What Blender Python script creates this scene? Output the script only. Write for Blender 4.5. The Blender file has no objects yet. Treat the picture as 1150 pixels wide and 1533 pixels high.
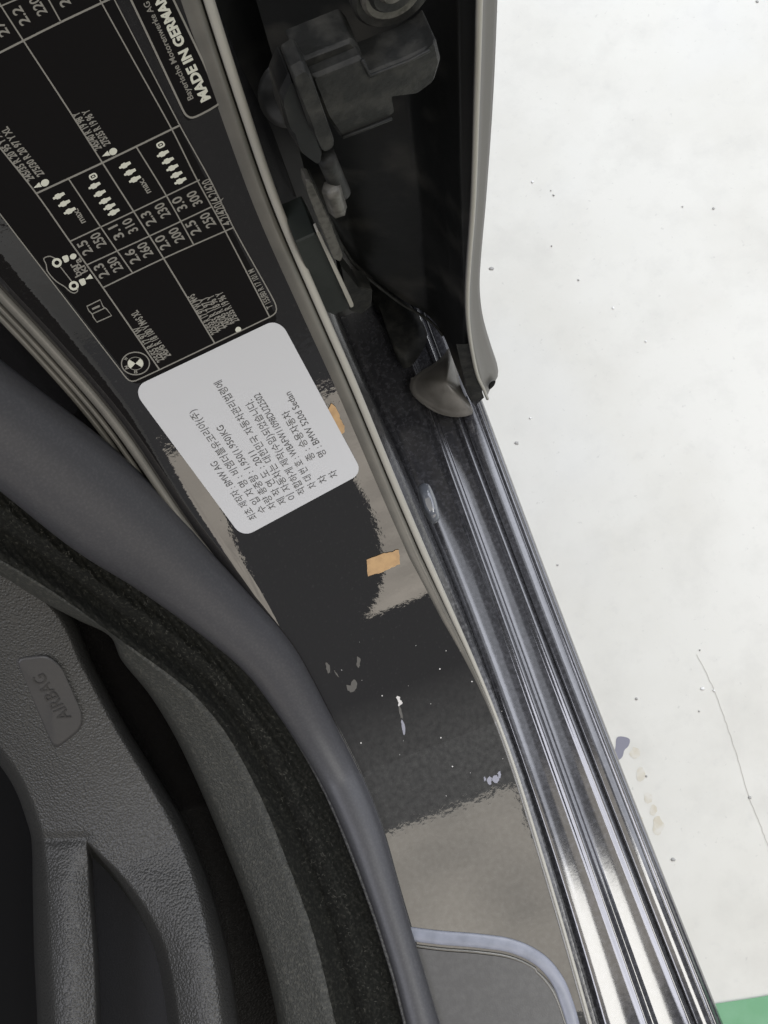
import bpy, math, random
import numpy as np
from mathutils import Vector
random.seed(7); rng = np.random.default_rng(7)
SC = bpy.context.scene
COL = SC.collection
# ------------------------------------------------------------------ camera
F, CX, CY = 1400.0, 575.0, 766.5          # focal length in photograph pixels, picture centre
TH, PH = math.radians(14), math.radians(20.8)
CAM = np.array([0.0, 0.0, 0.618])         # sill top is z = 0, x outboard, y rearward
FW = np.array([0, math.sin(TH), -math.cos(TH)])
U0 = np.array([0, math.cos(TH), math.sin(TH)]); R0 = np.array([1.0, 0, 0])
CI = math.cos(PH) * R0 - math.sin(PH) * U0
CJ = math.sin(PH) * R0 + math.cos(PH) * U0
cd = bpy.data.cameras.new('camera'); co = bpy.data.objects.new('camera', cd); COL.objects.link(co)
cd.sensor_fit = 'HORIZONTAL'; cd.sensor_width = 36; cd.lens = F / 1150 * 36
cd.clip_start = 0.01; cd.clip_end = 60
from mathutils import Matrix
co.matrix_world = Matrix([[CI[r], CJ[r], -FW[r], CAM[r]] for r in range(3)] + [[0, 0, 0, 1]])
SC.camera = co
# ------------------------------------------------------------------ light
FLOOR_Z = -0.38
wd = bpy.data.worlds.new('World'); SC.world = wd; wd.use_nodes = True
bg = wd.node_tree.nodes['Background']; bg.inputs[0].default_value = (0.93, 0.95, 1.0, 1); bg.inputs[1].default_value = 0.14
def area(name, loc, target, sx, sy, power, col):
    l = bpy.data.lights.new(name, 'AREA'); l.shape = 'RECTANGLE'; l.size = sx; l.size_y = sy; l.energy = power; l.color = col
    o = bpy.data.objects.new(name, l); COL.objects.link(o); o.location = loc
    o.rotation_euler = (Vector(target) - Vector(loc)).to_track_quat('-Z', 'Y').to_euler()
    return o
def rad(r, w, h): return r * math.pi * w * h          # watts for a panel of radiance r
def uneven(o, scale, lo, hi, edge=None):
    """noise varies the emission; edge = ellipse left unlit to shape the reflection"""
    l = o.data; l.use_nodes = True; nt = l.node_tree; N = nt.nodes; L = nt.links; em = N['Emission']
    ge = N.new('ShaderNodeNewGeometry'); no = N.new('ShaderNodeTexNoise'); no.inputs['Scale'].default_value = scale; no.inputs['Detail'].default_value = 2
    L.new(ge.outputs['Parametric'], no.inputs['Vector'])
    r = N.new('ShaderNodeMapRange'); r.inputs[1].default_value = .3; r.inputs[2].default_value = .7; r.inputs[3].default_value = lo; r.inputs[4].default_value = hi; L.new(no.outputs[0], r.inputs[0])
    out = r.outputs[0]
    if edge:
        # dark inside an ellipse (cx, cz, rx, rz) given in world metres on the panel
        cx, cz, rx, rz = edge; po = N.new('ShaderNodeSeparateXYZ'); L.new(ge.outputs['Position'], po.inputs[0]); terms = []
        for k, (c_, r_) in ((0, (cx, rx)), (2, (cz, rz))):
            a_ = N.new('ShaderNodeMath'); a_.operation = 'SUBTRACT'; a_.inputs[1].default_value = c_; L.new(po.outputs[k], a_.inputs[0])
            b_ = N.new('ShaderNodeMath'); b_.operation = 'DIVIDE'; b_.inputs[1].default_value = r_; L.new(a_.outputs[0], b_.inputs[0])
            p_ = N.new('ShaderNodeMath'); p_.operation = 'POWER'; p_.inputs[1].default_value = 2; L.new(b_.outputs[0], p_.inputs[0]); terms.append(p_)
        ad = N.new('ShaderNodeMath'); L.new(terms[0].outputs[0], ad.inputs[0]); L.new(terms[1].outputs[0], ad.inputs[1])
        gt = N.new('ShaderNodeMath'); gt.operation = 'GREATER_THAN'; gt.inputs[1].default_value = 1; L.new(ad.outputs[0], gt.inputs[0])
        mu = N.new('ShaderNodeMath'); mu.operation = 'MULTIPLY'; L.new(out, mu.inputs[0]); L.new(gt.outputs[0], mu.inputs[1]); out = mu.outputs[0]
    L.new(out, em.inputs['Strength'])
area('ceiling_lamp', (1.7, 2.5, 2.2), (0.7, 0.8, FLOOR_Z), 1.8, 2.0, rad(7.6, 1.8, 2.0), (0.93, 0.96, 1.0))
uneven(area('sill_fill_panel', (0.95, 0.55, 2.3), (0.95, 0.55, 0), 1.7, 1.5, rad(1.0, 1.7, 1.5), (0.88, 0.91, 1.0)), 2.0, .5, 1.3)  # added dim glowing panel, greys the sill faces by its reflection
area('strip_lamp', (0.53, -1.12, 2.2), (0.53, -1.12, 0), 0.80, 1.24, rad(7, .8, 1.24), (1.0, 0.98, 0.93))
uneven(area('headliner_reflect_light', (-0.55, -0.495, 2.2), (-0.55, -0.495, 0), 1.24, 0.61, rad(1.25, 1.24, .61), (1.0, 0.91, 0.78)), 3.0, .72, 1.15)  # added light, stands in for the headliner reflected in the sill panel
uneven(area('front_reflect_light', (0.385, -1.0, 0.315), (0.385, 0.5, 0.315), 1.07, 0.45, rad(1.45, 1.07, .45), (1.0, 0.90, 0.77)), 6.0, .75, 1.2, (-.14, .27, .12, .28))  # added unseen panel; its ellipse mask shapes the dark reflection on the pillar
uneven(area('front_reflect_light', (-0.65, -1.0, 0.315), (-0.65, 0.5, 0.315), 0.76, 0.45, rad(1.4, .76, .45), (1.0, 0.90, 0.77)), 5.0, .7, 1.1)  # added unseen panel for the taupe reflection at the pillar's left
uneven(area('side_fill', (1.75, 0.1, 1.75), (0, 0.1, 0), 1.5, 3.0, rad(2.3, 3.0, 1.5), (0.86, 0.89, 1.0)), 2.5, .6, 1.3)  # added bluish fill, gives the outer sill step its sheen
uneven(area('seat_sheen_light', (-1.45, -0.45, 1.9), (-1.0, -.3, 0), 1.1, 1.0, rad(5.6, 1.1, 1.0), (0.88, 0.89, 1.0)), 2.5, .7, 1.2)  # added unseen light, gives the seat pad its lavender highlight
SC.view_settings.view_transform = 'Standard'; SC.view_settings.look = 'None'
SC.view_settings.exposure = 0; SC.view_settings.gamma = 1; SC.view_settings.use_curve_mapping = False
SC.cycles.max_bounces = 6
# ------------------------------------------------------------------ geometry of the place
def ray(px, py):
    px = np.asarray(px, float); py = np.asarray(py, float)
    return FW + ((px - CX) / F)[..., None] * CI - ((py - CY) / F)[..., None] * CJ
def onz(px, py, z):
    d = ray(px, py); t = (z - CAM[2]) / d[..., 2]
    return CAM + d * t[..., None]
def ony(px, py, y):
    d = ray(px, py); t = (y - CAM[1]) / d[..., 1]
    return CAM + d * t[..., None]
# the painted body: flat sill top that sweeps up into the pillar; profile (y, z)
_s = np.linspace(0, 0.95, 477)
_a = np.interp(_s, [0, .06, .19, .26, .33, .41, .49, .63, .95], [11.5, 31, 52, 58.5, 64, 71, 77, 80, 81])
_k = np.hanning(25); _k /= _k.sum(); _a = np.convolve(np.pad(_a, 12, mode='edge'), _k, 'valid')
_a = np.radians(_a)
PY = np.concatenate([[-2.0], -0.002 + np.concatenate([[0], np.cumsum(np.cos(_a[:-1]) * np.diff(_s))])])
PZ = np.concatenate([[0.0], np.concatenate([[0], np.cumsum(np.sin(_a[:-1]) * np.diff(_s))])])
PA = np.concatenate([[0.0], _a])
def onS(px, py, off=0.0):
    d = ray(px, py); sh = d.shape[:-1]; d = d.reshape(-1, 3); off = np.broadcast_to(np.asarray(off, float), sh).reshape(-1)
    dy, dz = d[:, 1:2], d[:, 2:3]
    ry, rz = PY[None] - CAM[1], PZ[None] - CAM[2]
    f = ry * dz - rz * dy                       # signed side of the ray for each profile vertex
    sg = (f[:, :-1] * f[:, 1:] <= 0)
    u = f[:, :-1] / (f[:, :-1] - f[:, 1:] + 1e-15)
    iy = ry[:, :-1] + u * np.diff(PY)[None]; iz = rz[:, :-1] + u * np.diff(PZ)[None]
    t = (iy * dy + iz * dz) / (dy ** 2 + dz ** 2)
    t = np.where(sg & (t > 0.02), t, 1e9); k = t.argmin(1); tt = t[np.arange(len(k)), k]
    uu = np.clip(u[np.arange(len(k)), k], 0, 1)
    a = PA[k] * (1 - uu) + PA[np.minimum(k + 1, len(PA) - 1)] * uu
    cosn = -(d[:, 1] * -np.sin(a) + d[:, 2] * np.cos(a))
    tt = tt - off / np.maximum(cosn, 0.25)
    return (CAM + d * tt[:, None]).reshape(*sh, 3)
def spline(pts, n):
    p = np.asarray(pts, float)
    if len(p) == 2: return p[0] + np.linspace(0, 1, n)[:, None] * (p[1] - p[0])
    q = np.vstack([2 * p[0] - p[1], p, 2 * p[-1] - p[-2]])
    L = np.concatenate([[0], np.cumsum(np.linalg.norm(np.diff(p, axis=0), axis=1))])
    x = np.linspace(0, L[-1], n); k = np.clip(np.searchsorted(L, x, 'right') - 1, 0, len(p) - 2)
    t = ((x - L[k]) / (L[k + 1] - L[k]))[:, None]
    h = (L[k + 1] - L[k])[:, None]
    hp = np.linalg.norm(q[k + 1] - q[k], axis=1)[:, None]; hn = np.linalg.norm(q[k + 3] - q[k + 2], axis=1)[:, None]
    m0 = (q[k + 2] - q[k]) / (hp + h) * h; m1 = (q[k + 3] - q[k + 1]) / (h + hn) * h
    a, b = q[k + 1], q[k + 2]
    return (2*t**3-3*t**2+1)*a + (t**3-2*t**2+t)*m0 + (-2*t**3+3*t**2)*b + (t**3-t**2)*m1
# ------------------------------------------------------------------ mesh helpers
def obj(name, v, f, mat, parent=None, smooth=True):
    me = bpy.data.meshes.new(name)
    me.from_pydata([tuple(map(float, q)) for q in v], [], [tuple(map(int, q)) for q in f])
    me.materials.append(mat)
    if smooth: me.polygons.foreach_set('use_smooth', [True] * len(me.polygons))
    me.update()
    o = bpy.data.objects.new(name, me); COL.objects.link(o)
    if parent is not None: o.parent = parent
    return o
def tag(o, label, cat, group=None):
    o['label'] = label; o['category'] = cat
    if group: o['group'] = group
    return o
def thing(name, label, cat, group=None):
    o = bpy.data.objects.new(name, None); COL.objects.link(o); o.empty_display_size = .02
    return tag(o, label, cat, group)
def gridfaces(nr, nc, closed=False):
    f = []
    for r in range(nr - 1):
        for c in range(nc if closed else nc - 1):
            c2 = (c + 1) % nc
            f.append((r * nc + c, r * nc + c2, (r + 1) * nc + c2, (r + 1) * nc + c))
    return f
def flip_to_cam(v, f):
    """orient faces so that most look at the camera"""
    v = np.asarray(v); s = 0
    for q in f[::max(1, len(f) // 60)]:
        a, b, c = v[q[0]], v[q[1]], v[q[2]]
        s += np.sign(np.dot(np.cross(b - a, c - a), CAM - a))
    return [tuple(reversed(q)) for q in f] if s < 0 else f
def loft(name, rows, mat, parent=None, smooth=True):
    rows = np.asarray(rows); nr, nc = rows.shape[:2]
    v = rows.reshape(-1, 3); f = flip_to_cam(v, gridfaces(nr, nc))
    return obj(name, v, f, mat, parent, smooth)
def tube(name, path, rad, mat, parent=None, seg=14, flat=1.0, nrm=None):
    P = np.asarray(path, float); n = len(P); rad = np.broadcast_to(np.asarray(rad, float), (n,))
    T = np.gradient(P, axis=0); T /= np.linalg.norm(T, axis=1)[:, None]
    V = []
    for k in range(n):
        up = CAM - P[k] if nrm is None else np.asarray(nrm, float)
        a = np.cross(T[k], up); a /= np.linalg.norm(a); b = np.cross(a, T[k])
        for j in range(seg):
            w = 2 * math.pi * j / seg
            V.append(P[k] + rad[k] * (math.cos(w) * a + flat * math.sin(w) * b))
    f = gridfaces(n, seg, True)
    V.append(P[0] - T[0] * rad[0] * .35); V.append(P[-1] + T[-1] * rad[-1] * .35); i0 = n * seg
    for j in range(seg):
        f.append((j, i0, (j + 1) % seg)); f.append(((n - 1) * seg + (j + 1) % seg, i0 + 1, (n - 1) * seg + j))
    f = [tuple(reversed(q)) for q in f]
    return obj(name, V, f, mat, parent)
def pillow(name, ring, mat, parent=None, h=.001, rings=4, edge=.3, side=.0004, centre=None, smooth=True):
    """closed outline (3-D points) domed towards the camera by h, with a small rim below"""
    R = np.asarray(ring, float); n = len(R); c = R.mean(0) if centre is None else np.asarray(centre, float)
    u = CAM - c; u /= np.linalg.norm(u)
    V = [R - u * side]
    for k in range(rings):
        s = 1 - k / rings * 1.0; rise = h * (1 - max(0, (s - (1 - edge)) / edge) ** 2)
        V.append(c + (R - c) * s + u * (rise if k else side * .2))
    V = np.concatenate(V + [[c + u * h]]); f = gridfaces(rings + 1, n, True)
    L = rings * n; f += [(L + j, L + (j + 1) % n, len(V) - 1) for j in range(n)]
    return obj(name, V, flip_to_cam(V, f), mat, parent, smooth)
def plate(name, poly, base, depth, mat, parent=None, bev=.0008):
    """polygon prism: poly = function result 3-D points (front face), extruded by vector depth; chamfered front edge"""
    P = np.asarray(poly, float); n = len(P); d = np.asarray(depth, float); c = P.mean(0)
    ins = P + (c - P) / np.linalg.norm(c - P, axis=1)[:, None] * bev
    k = bev / np.linalg.norm(d)
    V = np.concatenate([P + d, P + d * k, ins]); f = gridfaces(3, n, True) + [tuple(range(2 * n, 3 * n))]
    V = list(V); f = [tuple(q) for q in f]
    s = np.dot(np.cross(P[1] - P[0], P[2] - P[1]), -d)
    area_v = sum(np.cross(P[i] - c, P[(i + 1) % n] - c) for i in range(n))
    if np.dot(area_v, -d) < 0: f = [tuple(reversed(q)) for q in f]
    f.append(tuple(reversed(range(n))) if np.dot(area_v, -d) > 0 else tuple(range(n)))
    return obj(name, V, f, mat, parent, False)
def rounded(poly, r, k=5):
    P = np.asarray(poly, float); out = []; n = len(P)
    for i in range(n):
        a, b, c = P[i - 1], P[i], P[(i + 1) % n]
        ra = min(r, .45 * np.linalg.norm(a - b)); rc = min(r, .45 * np.linalg.norm(c - b))
        p0 = b + (a - b) / np.linalg.norm(a - b) * ra; p1 = b + (c - b) / np.linalg.norm(c - b) * rc
        for t in np.linspace(0, 1, k): out.append((1-t)**2 * p0 + 2*t*(1-t) * b + t*t * p1)
    return np.array(out)
def closed_spline(pts, n):
    p = np.asarray(pts, float); q = np.vstack([p, p[:1]])
    big = np.vstack([p[-3:], q, p[1:4]])
    L = np.concatenate([[0], np.cumsum(np.linalg.norm(np.diff(big, axis=0), axis=1))])
    s = spline(big, 40 * len(big)); Ls = np.linspace(0, L[-1], len(s))
    x = np.linspace(L[3], L[3 + len(p)], n, endpoint=False)
    return np.stack([np.interp(x, Ls, s[:, i]) for i in range(p.shape[1])], 1)
# ------------------------------------------------------------------ materials
def mat(name, col, rough=.5, metal=0, ior=1.5, bump=None, vary=None, coat=0, spec=None):
    """bump=(scale, strength, distance, kind); vary=(scale, other colour, low, high, detail)"""
    m = bpy.data.materials.new(name); m.use_nodes = True; nt = m.node_tree; N = nt.nodes; L = nt.links
    b = N['Principled BSDF']; b.inputs['Base Color'].default_value = (*col, 1); b.inputs['Roughness'].default_value = rough
    b.inputs['Metallic'].default_value = metal; b.inputs['IOR'].default_value = ior; b.inputs['Coat Weight'].default_value = coat
    tc = N.new('ShaderNodeTexCoord')
    if vary:
        no = N.new('ShaderNodeTexNoise'); no.inputs['Scale'].default_value = vary[0]; no.inputs['Detail'].default_value = vary[4]
        L.new(tc.outputs['Object'], no.inputs['Vector'])
        r = N.new('ShaderNodeMapRange'); r.inputs[1].default_value = vary[2]; r.inputs[2].default_value = vary[3]; L.new(no.outputs[0], r.inputs[0])
        mx = N.new('ShaderNodeMix'); mx.data_type = 'RGBA'; mx.inputs[6].default_value = (*col, 1); mx.inputs[7].default_value = (*vary[1], 1)
        L.new(r.outputs[0], mx.inputs[0]); L.new(mx.outputs[2], b.inputs['Base Color'])
    if bump:
        bs = None
        for (sc, st, dist, kind) in (bump if isinstance(bump, list) else [bump]):
            if kind == 'v':
                t = N.new('ShaderNodeTexVoronoi'); t.feature = 'SMOOTH_F1'; t.inputs['Scale'].default_value = sc; t.inputs['Smoothness'].default_value = .6
            else:
                t = N.new('ShaderNodeTexNoise'); t.inputs['Scale'].default_value = sc; t.inputs['Detail'].default_value = 3
            L.new(tc.outputs['Object'], t.inputs['Vector'])
            bp = N.new('ShaderNodeBump'); bp.inputs['Strength'].default_value = st; bp.inputs['Distance'].default_value = dist
            if kind == 'v': bp.invert = True
            L.new(t.outputs[0], bp.inputs['Height'])
            if bs: L.new(bs.outputs[0], bp.inputs['Normal'])
            bs = bp
        L.new(bs.outputs[0], b.inputs['Normal'])
    return m
M = {}
M['paint'] = mat('grey_gloss_paint', (.012, .011, .0105), .015, 0, 2.2, vary=(700, (.05, .048, .045), .62, .85, 8), bump=[(300, .04, .0004, 'n'), (60, .03, .0008, 'n')])
def settle_dust(m, col, amount):
    nt = m.node_tree; N = nt.nodes; L = nt.links; b = N['Principled BSDF']; src = b.inputs['Base Color'].links[0].from_socket
    ge = N.new('ShaderNodeNewGeometry'); sx = N.new('ShaderNodeSeparateXYZ'); L.new(ge.outputs['Normal'], sx.inputs[0])
    r = N.new('ShaderNodeMapRange'); r.inputs[1].default_value = .90; r.inputs[2].default_value = 1.0; r.inputs[4].default_value = amount; L.new(sx.outputs[2], r.inputs[0])
    no = N.new('ShaderNodeTexNoise'); no.inputs['Scale'].default_value = 300; no.inputs['Detail'].default_value = 10; L.new(N['Texture Coordinate'].outputs['Object'], no.inputs['Vector'])
    mu = N.new('ShaderNodeMath'); mu.operation = 'MULTIPLY'; L.new(r.outputs[0], mu.inputs[0]); L.new(no.outputs[0], mu.inputs[1])
    mx = N.new('ShaderNodeMix'); mx.data_type = 'RGBA'; L.new(mu.outputs[0], mx.inputs[0]); L.new(src, mx.inputs[6]); mx.inputs[7].default_value = (*col, 1); L.new(mx.outputs[2], b.inputs['Base Color'])
settle_dust(M['paint'], (.10, .098, .09), .8)
M['bead'] = mat('sheen_and_worn_edge', (.40, .385, .335), .35, 0, 1.5, bump=(350, .08, .0006, 'n'))  # cream tone carries the lip's bright reflection in its colour; also on worn edges
M['sill'] = mat('dusty_gloss_paint', (.028, .028, .031), .11, 0, 2.1, bump=[(160, .035, .0005, 'n'), (900, .02, .0003, 'n')], vary=(420, (.085, .085, .094), .42, .9, 8))
M['wall'] = mat('dirty_paint', (.036, .036, .038), .20, 0, 1.8, bump=(400, .12, .0006, 'n'), vary=(380, (.17, .168, .17), .45, .88, 8))
M['black'] = mat('black_paint', (.007, .0075, .0075), .35, 0, 1.45, bump=(200, .1, .0006, 'n'), vary=(28, (.045, .043, .038), .52, .75, 12))
M['hem'] = mat('door_skin_paint', (.165, .16, .15), .4, .0, 1.5, bump=(500, .06, .0004, 'n'))
M['iron'] = mat('dusty_black_metal', (.012, .0125, .0115), .6, 0, 1.4, bump=[(400, .4, .0006, 'n'), (90, .3, .0015, 'n')], vary=(130, (.05, .049, .043), .45, .8, 12))
M['steel'] = mat('bare_steel', (.30, .28, .25), .35, .8, 1.5, bump=(300, .2, .0005, 'n'))
M['greybar'] = mat('worn_grey_metal', (.12, .115, .10), .5, .3, 1.5, bump=(500, .4, .0005, 'n'), vary=(300, (.05, .048, .04), .45, .7, 6))
M['boot'] = mat('grey_rubber', (.20, .19, .175), .36, 0, 1.5, bump=(600, .08, .0004, 'n'), vary=(70, (.12, .112, .10), .4, .7, 6))
M['rubber'] = mat('smooth_seal_rubber', (.045, .045, .049), .42, 0, 1.5, bump=(1500, .12, .0003, 'n'), vary=(700, (.065, .065, .068), .45, .8, 6))
M['fuzz'] = mat('dusty_velour', (.014, .0145, .012), .9, 0, 1.3, bump=(1500, 1, .0018, 'n'), vary=(500, (.05, .049, .04), .48, .82, 10))
M['trim'] = mat('grained_trim_plastic', (.034, .035, .030), .55, 0, 1.5, bump=(900, 1.0, .0012, 'n'), vary=(500, (.10, .097, .08), .48, .85, 10))
M['leather'] = mat('black_grained_leather', (.046, .0455, .0425), .40, 0, 1.55, bump=[(700, .75, .0009, 'v'), (1800, .25, .0005, 'n')], vary=(1100, (.09, .088, .08), .66, .8, 4))
M['tag'] = mat('smooth_tag_plastic', (.05, .0485, .047), .42, 0, 1.5, bump=(1500, .1, .0003, 'n'))
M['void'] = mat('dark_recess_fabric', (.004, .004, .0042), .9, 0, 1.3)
M['label_black'] = mat('black_label_film', (.005, .0045, .0047), .55, 0, 1.22, bump=(700, .05, .0003, 'n'))
M['print_grey'] = mat('grey_print', (.24, .23, .20), .5)
M['print_cream'] = mat('cream_print', (.62, .62, .52), .5)
M['label_white'] = mat('white_label_film', (.60, .605, .61), .35, 0, 1.45, bump=(90, .12, .0012, 'n'))
M['ink'] = mat('grey_ink', (.085, .082, .08), .6)
M['tan'] = mat('tan_patch_colour', (.52, .34, .17), .7, 0, 1.4, bump=(400, .3, .0005, 'n'), vary=(200, (.42, .27, .14), .4, .7, 5))
M['chip'] = mat('chipped_white', (.6, .58, .55), .6)
M['chip_blue'] = mat('scraped_pale_blue', (.26, .26, .30), .4)
M['smudge'] = mat('dried_smudge', (.10, .095, .085), .6)
# ------------------------------------------------------------------ floor
def floor_material():
    m = mat('sealed_concrete', (.70, .69, .645), .42, 0, 1.45); nt = m.node_tree; N = nt.nodes; L = nt.links; b = N['Principled BSDF']
    tc = N['Texture Coordinate']
    def noise(s, d, lo, hi, rough=.6):
        n = N.new('ShaderNodeTexNoise'); n.inputs['Scale'].default_value = s; n.inputs['Detail'].default_value = d; n.inputs['Roughness'].default_value = rough
        L.new(tc.outputs['Object'], n.inputs['Vector']); r = N.new('ShaderNodeMapRange'); r.inputs[1].default_value = lo; r.inputs[2].default_value = hi
        L.new(n.outputs[0], r.inputs[0]); return r.outputs[0]
    def mixc(fac, a, bcol, amt):
        mu = N.new('ShaderNodeMath'); mu.operation = 'MULTIPLY'; mu.inputs[1].default_value = amt; L.new(fac, mu.inputs[0])
        x = N.new('ShaderNodeMix'); x.data_type = 'RGBA'; L.new(mu.outputs[0], x.inputs[0])
        if isinstance(a, tuple): x.inputs[6].default_value = (*a, 1)
        else: L.new(a, x.inputs[6])
        x.inputs[7].default_value = (*bcol, 1); return x.outputs[2]
    c = mixc(noise(7, 6, .42, .72), (.72, .71, .66), (.65, .635, .58), .8)
    c = mixc(noise(22, 10, .50, .78), c, (.55, .54, .50), .4)
    c = mixc(noise(55, 8, .58, .72), c, (.54, .53, .50), .2)
    c = mixc(noise(3.1, 3, .55, .8), c, (.72, .72, .70), .8)
    c = mixc(noise(160, 4, .66, .74), c, (.42, .41, .38), .35)
    L.new(c, b.inputs['Base Color'])
    n = N.new('ShaderNodeTexNoise'); n.inputs['Scale'].default_value = 40; n.inputs['Detail'].default_value = 8; L.new(tc.outputs['Object'], n.inputs['Vector'])
    bp = N.new('ShaderNodeBump'); bp.inputs['Strength'].default_value = .15; bp.inputs['Distance'].default_value = .002; L.new(n.outputs[0], bp.inputs['Height']); L.new(bp.outputs[0], b.inputs['Normal'])
    return m
M['floor'] = floor_material()
fl = obj('garage_floor', [(-4, -4, FLOOR_Z), (6, -4, FLOOR_Z), (6, 6, FLOOR_Z), (-4, 6, FLOOR_Z)], [(0, 1, 2, 3)], M['floor'], None, False); fl['kind'] = 'structure'
M['green'] = mat('green_floor_paint', (.15, .38, .20), .45, 0, 1.45, bump=(120, .15, .001, 'n'), vary=(40, (.19, .42, .245), .4, .7, 6))
def fz(px, py, dz=.002): return onz(px, py, FLOOR_Z + dz)
a, b = fz(1040, 1508), fz(1150, 1487); dv = (b - a) / np.linalg.norm(b - a); pv = np.array([dv[1], -dv[0], 0])
n = 60; top = [a + dv * (t * 3 - .8) + pv * .002 * math.sin(t * 70) for t in np.linspace(0, 1, n)]
V = top + [q + pv * .16 for q in top]
g = obj('painted_floor_strip', V, flip_to_cam(V, gridfaces(2, n)), M['green'], None, False); g['kind'] = 'structure'
def flat_blot(name, pts, m, parent, dz, nn=28, jag=0.0):
    r = closed_spline(pts, nn)
    if jag: r = r + rng.normal(0, jag, r.shape)
    P = fz(r[:, 0], r[:, 1], dz); c = P.mean(0); V = np.vstack([P, [c]]); f = [(j, (j + 1) % nn, nn) for j in range(nn)]
    return obj(name, V, flip_to_cam(V, f), m, parent, False)
M['oil'] = mat('blue_grey_spill', (.20, .20, .25), .3); M['rust'] = mat('tan_stain', (.60, .555, .45), .45, vary=(90, (.68, .66, .60), .40, .6, 6))
M['speck'] = mat('dark_grit', (.42, .415, .40), .7); M['crumb'] = mat('white_crumb', (.85, .85, .84), .6); M['crack'] = mat('hairline_crack', (.52, .50, .46), .8)
flat_blot('spill', [(924, 1104), (934, 1103), (943, 1107), (941, 1117), (935, 1123), (932, 1133), (925, 1138), (920, 1130), (922, 1117)], M['oil'], fl, .0005)
for (x, y, rx, ry) in [(951, 1128, 8, 9), (959, 1160, 8, 11), (971, 1194, 8, 9), (978, 1213, 6, 8), (985, 1236, 9, 14), (957, 1226, 5, 4)]:
    t = np.linspace(0, 2 * math.pi, 10, endpoint=False)
    flat_blot('stain', np.stack([x + rx * np.cos(t) * rng.uniform(.7, 1.15, 10), y + ry * np.sin(t) * rng.uniform(.7, 1.15, 10)], 1), M['rust'], fl, .0003, 36, .35)
for (x, y, r, k) in [(774, 663, 4, 0), (783, 776, 2, 0), (835, 846, 2, 0), (953, 1046, 3, 0), (968, 1162, 2.4, 0), (1008, 1287, 4, 0), (1048, 973, 2, 0), (829, 292, 2, 0), (1068, 312, 2.5, 0), (1134, 2, 3, 0), (866, 419, 2, 0), (736, 402, 4, 0), (825, 285, 1.5, 0), (1022, 309, 1.5, 0), (826, 368, 1.6, 0), (1123, 1194, 3, 0), (1047, 1065, 2, 0), (1052, 1031, 4, 1), (1069, 1034, 2.5, 1), (918, 461, 3, 1), (797, 272, 3, 1), (967, 511, 2, 1), (794, 626, 2, 1)]:
    t = np.linspace(0, 2 * math.pi, 8, endpoint=False); q = np.stack([x + r * np.cos(t) * rng.uniform(.6, 1.1, 8), y + .8 * r * np.sin(t) * rng.uniform(.6, 1.1, 8)], 1)
    pillow('crumb' if k else 'grit', fz(q[:, 0], q[:, 1], .0004), M['crumb'] if k else M['speck'], fl, h=.001, rings=2, side=.0003)
cr = spline([(1043, 980), (1060, 1012), (1072, 1040), (1090, 1090), (1103, 1130), (1122, 1194), (1148, 1262), (1165, 1330)], 60); cr[:, 0] += rng.normal(0, .5, 60)
P = fz(cr[:, 0], cr[:, 1], .0004); wv = np.array([.0003, 0, 0]); obj('crack', np.concatenate([P - wv, P + wv]), flip_to_cam(np.concatenate([P - wv, P + wv]), gridfaces(2, 60)), M['crack'], fl, False)
# ------------------------------------------------------------------ car body: pillar, flange, sill
body = thing('car_body', 'dark grey glossy lower door pillar and stepped sill of a car', 'car body'); body.location = (0, 0, 0)
LIP = [(285, -120), (321, 0), (370, 155), (420, 303), (490, 470), (529, 560), (600, 733), (650, 850), (715, 1000), (765, 1130), (812, 1280), (858, 1436), (885, 1533), (930, 1680)]
lipc = spline(LIP, 900)
lip3 = onS(lipc[:, 0], lipc[:, 1])
LEFT = [(-140, 230), (0, 402), (100, 512), (200, 632), (300, 782), (360, 858), (405, 935), (432, 1000), (470, 1080), (520, 1180), (570, 1290), (600, 1390), (640, 1533), (690, 1680)]
leftc = spline(LEFT, 900)
# pillar panel: rows follow the lip/left curves at common profile stations
def station_curve(c):
    p = onS(c[:, 0], c[:, 1]); key = p[:, 2] - p[:, 1] ; o = np.argsort(key); return key[o], p[o, 0]
_fl = np.concatenate([np.linspace(-1.7, -.42, 12)[:-1], np.linspace(-.42, -.002, 180)[:-1]]); _nf = len(_fl)
prof_y = np.concatenate([_fl, PY[1:421]]); prof_z = np.concatenate([np.zeros(_nf), PZ[1:421]]); prof_a = np.concatenate([np.zeros(_nf), PA[1:421]])
# common monotone parameter along the profile: arc length
prof_s = np.concatenate([[0], np.cumsum(np.hypot(np.diff(prof_y), np.diff(prof_z)))])
def x_at(c3):
    # arc length of each point by nearest profile sample
    d = (c3[:, 1:2] - prof_y[None]) ** 2 + (c3[:, 2:3] - prof_z[None]) ** 2
    s = prof_s[d.argmin(1)]; o = np.argsort(s); return np.interp(prof_s, s[o], c3[o, 0])
def smooth1(x, k=9): 
    w = np.hanning(k + 2)[1:-1]; w /= w.sum(); return np.convolve(np.pad(x, k // 2, mode='edge'), w, 'valid')
XR = smooth1(x_at(lip3), 21); XL = smooth1(x_at(onS(leftc[:, 0], leftc[:, 1])), 21)
PN = np.stack([np.zeros_like(prof_a), -np.sin(prof_a), np.cos(prof_a)], 1)
def body_pt(x, off): return np.stack([x, prof_y, prof_z], 1) + PN * np.asarray(off).reshape(-1, 1) if np.ndim(off) else np.stack([x, prof_y, prof_z], 1) + PN * off
cols = []
for dx, of in [(-.16, -.10), (-.06, -.07), (-.035, -.045), (-.026, -.026), (-.019, -.015), (-.013, -.008), (-.007, -.0032), (-.003, -.001), (0, 0)]: cols.append(body_pt(XL + dx, of))
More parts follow.
